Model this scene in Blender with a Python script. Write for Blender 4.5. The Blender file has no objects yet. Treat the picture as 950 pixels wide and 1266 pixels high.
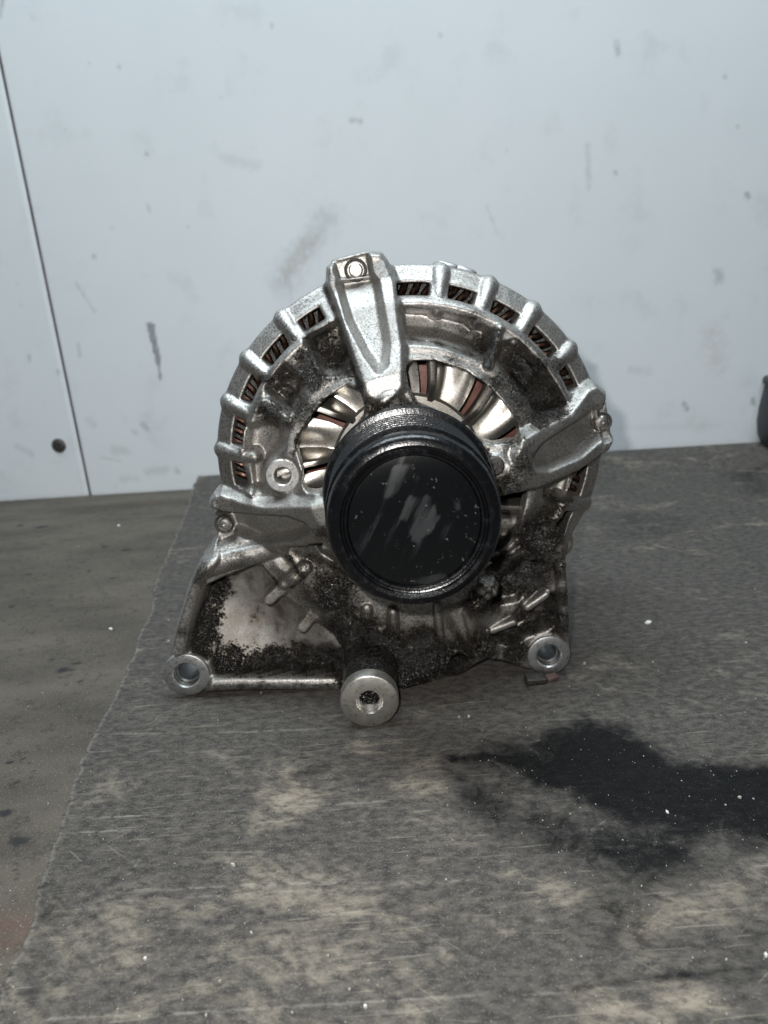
import bpy, bmesh, math, random
import numpy as np
from mathutils import Matrix, Vector

# ------------------------------------------------------------------ camera, light, exposure
MM = 0.001
F_PX, PW, PH = 914.0, 950.0, 1266.0            # focal length in photograph pixels
PITCH, ROLL = math.radians(18.0), math.radians(3.5)
CAM = np.array([-9.3, -256.7, 153.4])          # mm; the mat's top is z = 0, the alternator's face y = 0
_f = np.array([0, math.cos(PITCH), -math.sin(PITCH)])
_u0 = np.array([0, math.sin(PITCH), math.cos(PITCH)])
_r0 = np.array([1.0, 0, 0])
RIGHT = math.cos(ROLL) * _r0 - math.sin(ROLL) * _u0
UP = math.sin(ROLL) * _r0 + math.cos(ROLL) * _u0

scene = bpy.context.scene
cd = bpy.data.cameras.new("camera")
cam = bpy.data.objects.new("camera", cd)
scene.collection.objects.link(cam)
M = Matrix.Identity(4)
for i in range(3):
    M[i][0], M[i][1], M[i][2], M[i][3] = RIGHT[i], UP[i], -_f[i], CAM[i] * MM
cam.matrix_world = M
cd.sensor_fit = 'VERTICAL'; cd.sensor_height = 36.0; cd.lens = F_PX / PH * 36.0
cd.clip_start = 0.01; cd.clip_end = 20
cd.dof.use_dof = True; cd.dof.focus_distance = 0.232; cd.dof.aperture_fstop = 17.0
scene.camera = cam

world = bpy.data.worlds.new("World"); scene.world = world; world.use_nodes = True
bg = world.node_tree.nodes["Background"]
bg.inputs[0].default_value = (0.88, 0.94, 1.0, 1); bg.inputs[1].default_value = 0.06

def lamp(name, size, power, color, loc, target, shape='DISK', size_y=None):
    l = bpy.data.lights.new(name, 'AREA'); l.shape = shape; l.size = size
    if size_y: l.size_y = size_y
    l.energy = power; l.color = color
    o = bpy.data.objects.new(name, l); scene.collection.objects.link(o)
    o.location = loc
    o.rotation_euler = (Vector(target) - Vector(loc)).to_track_quat('-Z', 'Y').to_euler()
    return o
fl = (CAM + -13 * RIGHT + 16 * UP) * MM
lamp("phone_flash", 0.006, 0.85, (1.0, 0.97, 0.93), tuple(fl), (0.0, 0.05, 0.06))
lamp("ceiling_lamp", 1.2, 31.5, (0.83, 0.94, 1.0), (-0.1, -0.02, 1.35), (0.0, 0.36, 0.05), 'RECTANGLE', 0.35)

scene.view_settings.view_transform = 'Standard'; scene.view_settings.look = 'None'
scene.view_settings.exposure = 0.0; scene.view_settings.gamma = 1.0
scene.view_settings.use_curve_mapping = False

# ------------------------------------------------------------------ helpers
def ray(px, py):
    x, y = px - PW / 2, PH / 2 - py
    return x * RIGHT + y * UP + F_PX * _f
def P(px, py, d=0.0):
    """photo pixel -> (X, Z) on the upright plane d mm in front of the alternator's face"""
    v = ray(px, py); t = (-d - CAM[1]) / v[1]; p = CAM + t * v
    return p[0], p[2]
def T(px, py, z=0.0):
    """photo pixel -> (X, Y) on a level plane"""
    v = ray(px, py); t = (z - CAM[2]) / v[2]; p = CAM + t * v
    return p[0], p[1]
def PP(pts, d=0.0): return [P(x, y, d) for x, y in pts]

rng = np.random.default_rng(7)
random.seed(7)

def mesh_obj(name, V, Fs, mat=None, parent=None, smooth=True, attrs=None, sharp=None):
    """V in mm (n,3), Fs faces"""
    me = bpy.data.meshes.new(name)
    V = np.asarray(V, float) * MM
    if isinstance(Fs, np.ndarray):
        n, k = Fs.shape
        me.vertices.add(len(V)); me.vertices.foreach_set('co', V.astype(np.float32).ravel())
        me.loops.add(n * k); me.loops.foreach_set('vertex_index', Fs.astype(np.int32).ravel())
        me.polygons.add(n); me.polygons.foreach_set('loop_start', np.arange(0, n * k, k, dtype=np.int32))
        me.update(calc_edges=True); me.validate()
    else:
        me.from_pydata([tuple(v) for v in V], [], [tuple(f) for f in Fs]); me.update()
    if smooth: me.polygons.foreach_set('use_smooth', np.ones(len(me.polygons), bool))
    if attrs:
        for k, a in attrs.items():
            at = me.attributes.new(k, 'FLOAT', 'POINT'); at.data.foreach_set('value', np.asarray(a, np.float32))
    if sharp is None: sharp = 28 if len(V) < 6000 and not isinstance(Fs, np.ndarray) else 0
    if smooth and sharp: me.set_sharp_from_angle(angle=math.radians(sharp))
    if mat: me.materials.append(mat)
    o = bpy.data.objects.new(name, me); scene.collection.objects.link(o)
    if parent: o.parent = parent
    return o

def tag(o, label=None, cat=None, group=None, kind=None):
    if label: o["label"] = label
    if cat: o["category"] = cat
    if group: o["group"] = group
    if kind: o["kind"] = kind
    return o

def lathe(profile, n=72, cx=0, cz=0, sz=1.0, close=True):
    """profile of (radius, d): turned about an axis along y through (cx, cz); d grows towards the camera"""
    V, Fc, m = [], [], len(profile)
    for r, d in profile:
        for k in range(n):
            a = 2 * math.pi * k / n
            V.append((cx + r * math.cos(a), -d, cz + r * math.sin(a) * sz))
    for i in range(m - 1):
        for k in range(n):
            k2 = (k + 1) % n
            Fc.append((i * n + k, i * n + k2, (i + 1) * n + k2, (i + 1) * n + k))
    return V, Fc

def tube(path, rad, seg=8, up=(0, 1, 0)):
    path = [Vector(p) for p in path]; V, Fc = [], []
    for i, p in enumerate(path):
        t = (path[min(i + 1, len(path) - 1)] - path[max(i - 1, 0)]).normalized()
        a = t.cross(Vector(up));
        if a.length < 1e-4: a = t.cross(Vector((1, 0, 0)))
        a.normalize(); b = t.cross(a)
        for k in range(seg):
            w = 2 * math.pi * k / seg
            V.append(p + rad * (math.cos(w) * a + math.sin(w) * b))
    for i in range(len(path) - 1):
        for k in range(seg):
            k2 = (k + 1) % seg
            Fc.append((i * seg + k, i * seg + k2, (i + 1) * seg + k2, (i + 1) * seg + k))
    Fc.append(tuple(range(seg))[::-1]); Fc.append(tuple(range((len(path) - 1) * seg, len(path) * seg)))
    return V, Fc

def bevel_box(name, cx, cy, cz, sx, sy, sz, mat, parent=None, b=0.3, rot=(0, 0, 0)):
    bm = bmesh.new(); bmesh.ops.create_cube(bm, size=1)
    bmesh.ops.scale(bm, vec=(sx * MM, sy * MM, sz * MM), verts=bm.verts)
    bmesh.ops.bevel(bm, geom=bm.edges[:], offset=b * MM, segments=2, affect='EDGES', profile=0.5)
    me = bpy.data.meshes.new(name); bm.to_mesh(me); bm.free()
    me.polygons.foreach_set('use_smooth', np.ones(len(me.polygons), bool))
    me.materials.append(mat)
    o = bpy.data.objects.new(name, me); scene.collection.objects.link(o)
    o.location = (cx * MM, cy * MM, cz * MM); o.rotation_euler = rot
    if parent: o.parent = parent
    return o

# ------------------------------------------------------------------ 2D distance fields (numpy)
def sd_poly(pts, X, Z):
    pts = np.asarray(pts, float); d = np.full(X.shape, 1e9); s = np.ones(X.shape)
    n = len(pts)
    for i in range(n):
        a, b = pts[i], pts[i - 1]
        ex, ez = b[0] - a[0], b[1] - a[1]; wx, wz = X - a[0], Z - a[1]
        t = np.clip((wx * ex + wz * ez) / (ex * ex + ez * ez + 1e-12), 0, 1)
        bx, bz = wx - ex * t, wz - ez * t
        d = np.minimum(d, bx * bx + bz * bz)
        c1 = Z >= a[1]; c2 = Z < b[1]; c3 = ex * wz > ez * wx
        flip = (c1 & c2 & c3) | (~c1 & ~c2 & ~c3)
        s = np.where(flip, -s, s)
    return s * np.sqrt(d)
def sd_line(pts, X, Z):
    d = np.full(X.shape, 1e9)
    for (ax, az), (bx, bz) in zip(pts[:-1], pts[1:]):
        ex, ez = bx - ax, bz - az
        t = np.clip(((X - ax) * ex + (Z - az) * ez) / (ex * ex + ez * ez + 1e-12), 0, 1)
        d = np.minimum(d, np.hypot(X - ax - ex * t, Z - az - ez * t))
    return d
def smin(a, b, k):
    h = np.clip(0.5 + 0.5 * (b - a) / k, 0, 1); return b + (a - b) * h - k * h * (1 - h)
def smax(a, b, k): return -smin(-a, -b, k)
def sstep(e0, e1, x):
    t = np.clip((x - e0) / (e1 - e0), 0, 1); return t * t * (3 - 2 * t)
def inside(sd, w): return sstep(w, -w, sd)
def vnoise(X, Y, scale, seed=0, octaves=3):
    """value noise on arrays"""
    out = np.zeros(X.shape); amp, tot = 1.0, 0
    g = np.random.default_rng(seed)
    for o in range(octaves):
        tab = g.random((64, 64)); x, y = X / scale + 7.3 * o + 1000, Y / scale + 3.1 * o + 1000
        xi, yi = np.floor(x).astype(int), np.floor(y).astype(int); fx, fy = x - xi, y - yi
        fx, fy = fx * fx * (3 - 2 * fx), fy * fy * (3 - 2 * fy)
        t = lambda i, j: tab[(xi + i) % 64, (yi + j) % 64]
        out += amp * ((t(0, 0) * (1 - fx) + t(1, 0) * fx) * (1 - fy) + (t(0, 1) * (1 - fx) + t(1, 1) * fx) * fy)
        tot += amp; amp *= 0.5; scale *= 0.5
    return out / tot

# ------------------------------------------------------------------ materials
class NT:
    def __init__(s, name):
        s.m = bpy.data.materials.new(name); s.m.use_nodes = True; s.t = s.m.node_tree
        s.bsdf = s.t.nodes["Principled BSDF"]; s.co = s.t.nodes.new("ShaderNodeTexCoord").outputs["Object"]
    def put(s, sock, v):
        if hasattr(v, 'is_linked') or isinstance(v, bpy.types.NodeSocket): s.t.links.new(v, sock)
        else: sock.default_value = v
    def node(s, t, *ins, out=0, **kw):
        n = s.t.nodes.new(t)
        for k, v in kw.items(): setattr(n, k, v)
        for i, v in enumerate(ins):
            if v is not None: s.put(n.inputs[i], v)
        return n.outputs[out]
    def noise(s, scale, detail=4, rough=0.55, vec=None, dist=0.0):
        n = s.t.nodes.new("ShaderNodeTexNoise"); s.t.links.new(vec or s.co, n.inputs["Vector"])
        n.inputs["Scale"].default_value = scale; n.inputs["Detail"].default_value = detail
        n.inputs["Roughness"].default_value = rough; n.inputs["Distortion"].default_value = dist
        return n.outputs["Fac"]
    def stretch(s, sc):
        n = s.t.nodes.new("ShaderNodeMapping"); s.t.links.new(s.co, n.inputs[0]); n.inputs["Scale"].default_value = sc
        return n.outputs[0]
    def math(s, op, a, b=0.5, c=None, clamp=False):
        n = s.t.nodes.new("ShaderNodeMath"); n.operation = op; n.use_clamp = clamp
        s.put(n.inputs[0], a); s.put(n.inputs[1], b)
        if c is not None: s.put(n.inputs[2], c)
        return n.outputs[0]
    def rng(s, v, a, b, lo=0.0, hi=1.0):
        n = s.t.nodes.new("ShaderNodeMapRange"); n.interpolation_type = 'SMOOTHSTEP'
        s.put(n.inputs[0], v); n.inputs[1].default_value = a; n.inputs[2].default_value = b
        n.inputs[3].default_value = lo; n.inputs[4].default_value = hi
        return n.outputs[0]
    def mix(s, f, a, b):
        n = s.t.nodes.new("ShaderNodeMix"); n.data_type = 'RGBA'
        s.put(n.inputs[0], f)
        for sock, v in ((n.inputs[6], a), (n.inputs[7], b)):
            s.put(sock, (*v, 1) if isinstance(v, tuple) and len(v) == 3 else v)
        return n.outputs[2]
    def mixf(s, f, a, b):
        n = s.t.nodes.new("ShaderNodeMix"); n.data_type = 'FLOAT'
        s.put(n.inputs[0], f); s.put(n.inputs[2], a); s.put(n.inputs[3], b); return n.outputs[0]
    def attr(s, name):
        n = s.t.nodes.new("ShaderNodeAttribute"); n.attribute_name = name; return n.outputs["Fac"]
    def bump(s, h, strength, dist, nrm=None):
        n = s.t.nodes.new("ShaderNodeBump"); s.put(n.inputs["Height"], h)
        n.inputs["Strength"].default_value = strength; n.inputs["Distance"].default_value = dist
        if nrm: s.t.links.new(nrm, n.inputs["Normal"])
        return n.outputs[0]
    def done(s, color=None, rough=None, metal=None, normal=None, spec=None, coat=None):
        b = s.bsdf.inputs
        if color is not None: s.put(b["Base Color"], (*color, 1) if isinstance(color, tuple) and len(color) == 3 else color)
        if rough is not None: s.put(b["Roughness"], rough)
        if metal is not None: s.put(b["Metallic"], metal)
        if normal is not None: s.put(b["Normal"], normal)
        if spec is not None: s.put(b["Specular IOR Level"], spec)
        if coat is not None: b["Coat Weight"].default_value = coat; b["Coat Roughness"].default_value = 0.12
        return s.m

def mat_cast():
    s = NT("cast_aluminium_oily")
    g = s.attr("grime_shade"); br = s.attr("brown"); cl = s.attr("clean")
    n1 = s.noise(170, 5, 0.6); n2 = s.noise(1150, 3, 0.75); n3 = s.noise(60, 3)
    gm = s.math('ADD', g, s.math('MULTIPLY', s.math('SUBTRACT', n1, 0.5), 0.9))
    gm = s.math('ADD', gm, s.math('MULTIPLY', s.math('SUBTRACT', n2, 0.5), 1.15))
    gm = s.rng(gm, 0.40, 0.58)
    metal = s.mix(s.rng(n3, 0.3, 0.7), (0.33, 0.322, 0.308), (0.47, 0.462, 0.448))
    metal = s.mix(s.math('MULTIPLY', br, s.rng(n1, 0.25, 0.75), clamp=True), metal, (0.20, 0.165, 0.12))
    stain = s.rng(s.math('ADD', s.noise(1500, 3, 0.7), s.math('ADD', s.math('MULTIPLY', g, 0.22), s.math('MULTIPLY', n3, 0.25))), 0.60, 0.76)
    metal = s.mix(s.math('MULTIPLY', s.math('MULTIPLY', stain, 0.6), s.math('SUBTRACT', 1.0, s.math('MULTIPLY', cl, 0.75))), metal, (0.05, 0.045, 0.04))
    film = s.math('MULTIPLY', s.rng(s.math('ADD', g, s.math('MULTIPLY', s.math('SUBTRACT', n1, 0.5), 0.7)), 0.16, 0.56), 0.86)
    metal = s.mix(film, metal, s.mix(n3, (0.066, 0.050, 0.033), (0.034, 0.030, 0.025)))
    glint_fleck = s.math('MULTIPLY', s.rng(s.noise(1300, 2, 0.6), 0.58, 0.66), s.rng(s.noise(140, 3), 0.32, 0.62, 0.15, 1.0))  # sparkle of the crust painted as pale flecks, like metal showing through
    fl_ = s.math('MULTIPLY', glint_fleck, s.math('MAXIMUM', gm, s.math('MULTIPLY', film, 0.8)))
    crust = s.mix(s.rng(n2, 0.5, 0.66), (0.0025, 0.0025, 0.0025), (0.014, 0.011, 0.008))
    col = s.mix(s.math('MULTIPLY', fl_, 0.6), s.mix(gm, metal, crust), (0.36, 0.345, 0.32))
    rough = s.mixf(gm, s.mixf(film, s.mixf(cl, s.mixf(n1, 0.40, 0.60), 0.72), 0.36), s.mixf(n2, 0.09, 0.26))
    b1 = s.bump(s.noise(2200, 3, 0.7), 0.6, 0.00016)
    hg = s.math('MULTIPLY', gm, s.math('ADD', s.noise(1000, 3, 0.7), 0.3))
    b2 = s.bump(hg, 1.0, 0.0010, b1)
    return s.done(col, rough, s.math('MAXIMUM', s.mixf(gm, 0.95, 0.0), s.math('MULTIPLY', fl_, 0.9)), b2, 0.5)
def mat_metal(name, col, rough, bump_scale=2500, bump=0.15, metal=1.0, spots=0.4, dark=(0.05, 0.045, 0.04)):
    s = NT(name); n = s.noise(700, 4, 0.7)
    c = s.mix(s.math('MULTIPLY', s.rng(n, 0.52, 0.66), spots), col, dark)
    r = s.mixf(s.noise(300), rough - 0.08, rough + 0.12)
    return s.done(c, r, metal, s.bump(s.noise(bump_scale, 2), bump, 0.0001))
def mat_fan():
    s = NT("fan_sheet_metal"); n = s.noise(220, 4, 0.6); n2 = s.noise(1800, 2, 0.7)
    c = s.mix(s.rng(n, 0.35, 0.7), (0.50, 0.488, 0.465), (0.34, 0.315, 0.275))
    c = s.mix(s.math('MULTIPLY', s.rng(n2, 0.52, 0.66), 0.7), c, (0.10, 0.07, 0.05))
    return s.done(c, s.mixf(n, 0.26, 0.42), 0.97, s.bump(n2, 0.25, 0.0001))
def mat_pulley():
    s = NT("oily_black_pulley_steel"); n = s.noise(400, 4, 0.65); n2 = s.noise(1500, 2)
    c = s.mix(s.rng(n, 0.5, 0.75), (0.003, 0.0033, 0.004), (0.012, 0.013, 0.016))
    return s.done(c, s.mixf(n, 0.14, 0.36), 0.3, s.bump(s.math('ADD', n, n2), 0.35, 0.0002), 0.45)
def mat_cap():
    s = NT("scuffed_cap_with_reflection")
    v = s.stretch((1.0, 1.0, 0.28))
    rot = s.t.nodes.new("ShaderNodeMapping"); s.t.links.new(s.co, rot.inputs[0])
    rot.vector_type = 'TEXTURE'; rot.inputs["Rotation"].default_value = (0, math.radians(28), 0); rot.inputs["Scale"].default_value = (1, 1, 7)
    st = s.noise(260, 4, 0.6, rot.outputs[0]); sm = s.attr("tone_mask"); n2 = s.noise(420, 4, 0.7)
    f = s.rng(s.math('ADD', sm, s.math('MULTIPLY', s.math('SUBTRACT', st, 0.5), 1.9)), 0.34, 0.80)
    c = s.mix(f, (0.0022, 0.0026, 0.003), (0.015, 0.0165, 0.018))  # black plastic towards the painted grey reflection and smears
    c = s.mix(s.math('MULTIPLY', s.rng(n2, 0.64, 0.72), 0.5), c, (0.14, 0.14, 0.14))
    return s.done(c, s.mixf(f, 0.20, 0.42), 0.0, s.bump(s.math('ADD', st, s.math('MULTIPLY', n2, 0.6)), 0.22, 0.0002), 0.35)
def mat_plain(name, c1, c2, scale, rough, metal=0.0, bump=0.2, bs=None, spec=0.5):
    s = NT(name); n = s.noise(scale, 5, 0.6)
    return s.done(s.mix(s.rng(n, 0.35, 0.65), c1, c2), s.mixf(n, rough - 0.08, rough + 0.1), metal,
                  s.bump(s.noise(bs or scale * 4, 3), bump, 0.0003), spec)
def mat_wall():
    s = NT("painted_panel"); mk = s.attr("mark"); wm = s.attr("warm")
    n = s.noise(9, 5, 0.6); n2 = s.noise(140, 4, 0.7); n3 = s.noise(30, 4, 0.6)
    c = s.mix(s.rng(n, 0.3, 0.7), (0.70, 0.735, 0.76), (0.73, 0.76, 0.785))
    c = s.mix(s.math('MULTIPLY', s.rng(n3, 0.54, 0.75), 0.22), c, (0.42, 0.45, 0.46))
    c = s.mix(s.math('MULTIPLY', s.rng(n2, 0.68, 0.75), 0.30), c, (0.30, 0.32, 0.33))
    c = s.mix(s.math('MULTIPLY', wm, s.rng(n2, 0.3, 0.6), clamp=True), c, (0.50, 0.44, 0.38))
    f = s.math('MULTIPLY', mk, s.rng(n2, 0.25, 0.55, 0.45, 1.0), clamp=True)
    c = s.mix(f, c, (0.085, 0.09, 0.10))
    return s.done(c, 0.55, 0.0, s.bump(n3, 0.05, 0.001), 0.25)
def mat_mat():
    s = NT("dusty_rubber_sheet"); oil = s.attr("oil"); dust = s.attr("dust"); sc = s.attr("scratch")
    vx = s.stretch((0.6, 1, 1))
    def tone_mask(ang, scale, det=5, ln=6):
        m = s.t.nodes.new("ShaderNodeMapping"); s.t.links.new(s.co, m.inputs[0])
        m.vector_type = 'TEXTURE'; m.inputs["Rotation"].default_value = (0, 0, math.radians(ang)); m.inputs["Scale"].default_value = (ln, 1, 1)
        return s.noise(scale, det, 0.68, m.outputs[0], 0.4)
    n1 = s.noise(38, 6, 0.62, vx, 0.9); n2 = s.noise(420, 5, 0.7, vx); n3 = s.noise(1700, 2, 0.7); n4 = s.noise(130, 6, 0.66, None, 1.2)
    sel = s.noise(26, 2, 0.5)
    n5 = s.mixf(s.rng(sel, 0.42, 0.58), tone_mask(4, 300), tone_mask(-42, 240))
    base = s.mix(s.rng(n2, 0.3, 0.7), (0.025, 0.0235, 0.0225), (0.072, 0.065, 0.058))
    df = s.math('ADD', dust, s.math('MULTIPLY', s.math('SUBTRACT', n1, 0.5), 2.3))
    df = s.math('ADD', df, s.math('MULTIPLY', s.math('SUBTRACT', n4, 0.5), 0.7))
    df = s.math('ADD', df, s.math('MULTIPLY', s.math('SUBTRACT', n5, 0.5), 1.1))
    df = s.math('MULTIPLY', s.rng(df, 0.16, 0.98), s.rng(n2, 0.3, 0.6, 0.3, 1.0))
    c = s.mix(s.math('MULTIPLY', df, 0.86), base, s.mix(n4, (0.200, 0.170, 0.130), (0.232, 0.201, 0.164)))
    for a_, sc_, th, am in ((2, 700, 0.63, 0.30), (-5, 1100, 0.64, 0.22), (38, 620, 0.66, 0.25), (-40, 700, 0.66, 0.25)):
        fs = tone_mask(a_, sc_, 3, 22)
        c = s.mix(s.math('MULTIPLY', s.rng(fs, th, th + 0.05), am), c, (0.24, 0.22, 0.18))
    c = s.mix(s.math('MULTIPLY', s.rng(tone_mask(-20, 500, 4, 4), 0.58, 0.66), 0.45), c, (0.022, 0.022, 0.022))
    c = s.mix(s.math('MULTIPLY', s.rng(n3, 0.56, 0.70), 0.36), c, (0.21, 0.195, 0.165))
    c = s.mix(s.math('MULTIPLY', s.rng(s.noise(650, 3, 0.7), 0.60, 0.70), 0.5), c, (0.035, 0.034, 0.033))
    c = s.mix(s.math('MULTIPLY', sc, s.rng(n2, 0.35, 0.55)), c, (0.34, 0.32, 0.28))
    of = s.math('ADD', oil, s.math('MULTIPLY', s.math('SUBTRACT', n4, 0.5), 1.3))
    of = s.math('ADD', of, s.math('MULTIPLY', s.math('SUBTRACT', n3, 0.5), 0.8))
    of = s.rng(of, 0.12, 0.92)
    oc = s.mix(s.rng(n3, 0.66, 0.74), (0.003, 0.0035, 0.004), (0.07, 0.07, 0.07))
    c = s.mix(s.math('MULTIPLY', of, 0.93), c, oc)
    r = s.mixf(of, 0.78, 0.55)
    b = s.bump(s.math('ADD', s.math('ADD', n2, s.math('MULTIPLY', n3, 0.5)), s.math('MULTIPLY', n5, 0.3)), 0.4, 0.0004)
    return s.done(c, r, 0.0, b, s.mixf(of, 0.14, 0.05))
def mat_table():
    s = NT("grimy_table_top"); vx = s.stretch((0.4, 1, 1))
    n1 = s.noise(30, 6, 0.6, vx); n2 = s.noise(260, 5, 0.7); n3 = s.noise(1500, 2); st = s.attr("spot"); rd = s.attr("red")
    c = s.mix(s.rng(n1, 0.3, 0.7), (0.045, 0.039, 0.033), (0.083, 0.072, 0.059))
    c = s.mix(s.math('MULTIPLY', s.rng(n2, 0.52, 0.66), 0.7), c, (0.030, 0.029, 0.025))
    c = s.mix(s.math('MULTIPLY', s.rng(n3, 0.58, 0.70), 0.5), c, (0.18, 0.168, 0.14))
    c = s.mix(s.math('MULTIPLY', rd, s.rng(n2, 0.3, 0.6)), c, (0.14, 0.055, 0.04))
    c = s.mix(s.rng(s.math('ADD', st, s.math('MULTIPLY', s.math('SUBTRACT', n2, 0.5), 0.7)), 0.35, 0.7), c, (0.02, 0.02, 0.02))
    return s.done(c, 0.62, 0.0, s.bump(n2, 0.35, 0.0004), 0.12)

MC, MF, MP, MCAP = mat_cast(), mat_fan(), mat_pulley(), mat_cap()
M_STEEL = mat_metal("machined_steel_face", (0.60, 0.585, 0.55), 0.40, 1200, 0.22)
M_TAB = mat_metal("bare_aluminium", (0.70, 0.70, 0.69), 0.34, 1800, 0.25, spots=0.5)
M_CU = mat_metal("varnished_copper", (0.055, 0.032, 0.024), 0.28, 900, 0.2, spots=0.95, dark=(0.03, 0.02, 0.015))
M_CORE = mat_metal("laminated_steel", (0.33, 0.32, 0.30), 0.48, 900, 0.2)
M_ROTOR = mat_plain("red_brown_varnish", (0.080, 0.028, 0.021), (0.13, 0.058, 0.045), 150, 0.30, 0.2)
M_DARK = mat_plain("oily_black_crust", (0.010, 0.010, 0.010), (0.03, 0.027, 0.022), 900, 0.28, 0.0, 0.9)
M_REAR = mat_metal("rear_cast_aluminium", (0.42, 0.42, 0.42), 0.45, 1500, 0.3)

# ------------------------------------------------------------------ the setting
ZT = -2.0                                       # table top; the mat is 2 mm thick
YW = T(120, 612.5, ZT)[1]                        # foot of the wall

def grid(xs, ys): return np.meshgrid(np.asarray(xs), np.asarray(ys), indexing='ij')
def grid_faces(nx, ny):
    i, j = np.meshgrid(np.arange(nx - 1), np.arange(ny - 1), indexing='ij'); a = (i * ny + j).ravel()
    return np.stack([a, a + ny, a + ny + 1, a + 1], 1)

# table top with a front-to-back sheet of dirt spots
X, Y = grid(np.concatenate([np.arange(-900, -330, 30), np.arange(-330, 0, 1.6), np.arange(0, 901, 30)]),
            np.concatenate([np.arange(-420, -200, 20), np.arange(-200, YW + 1, 1.6), [YW + 14]]))
spot = np.zeros(X.shape); red = np.zeros(X.shape)
for px, py, r in [(130, 676, 3.4), (156, 680, 3.6), (36, 710, 3), (14, 750, 2.5), (50, 652, 5), (95, 820, 3), (80, 828, 4.5), (64, 815, 2),
                  (100, 842, 2), (22, 930, 1.6), (30, 938, 1.6), (38, 943, 1.6), (12, 943, 2), (20, 968, 1.8), (8, 1005, 3.5), (22, 1040, 4),
                  (110, 706, 2.4), (140, 715, 2.6), (28, 900, 1.5), (62, 905, 1.2), (20, 1075, 1.4), (25, 650, 4), (118, 760, 1.8), (60, 1010, 1.1)]:
    x, y = T(px, py, ZT); spot = np.maximum(spot, 0.75 * inside(np.hypot((X - x) / 1.5, Y - y) - r * 0.7, r * 0.7))
ringp = [T(a, b, ZT) for a, b in [(0, 800), (40, 775), (75, 755), (100, 752), (112, 765), (100, 780), (70, 790)]]
spot = np.maximum(spot, 0.36 * inside(sd_line(ringp, X, Y) - 1.0, 2.5))
for px, py, r in [(8, 1150, 9), (180, 622, 7)]:
    x, y = T(px, py, ZT); red = np.maximum(red, 0.22 * inside(np.hypot(X - x, (Y - y) * 1.6) - r, r * .8))
V = np.stack([X.ravel(), Y.ravel(), np.full(X.size, ZT)], 1)
tbl = tag(mesh_obj("table_top", V, grid_faces(*X.shape), mat_table(), attrs={"spot": spot.ravel(), "red": red.ravel()}), kind='structure')

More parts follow.
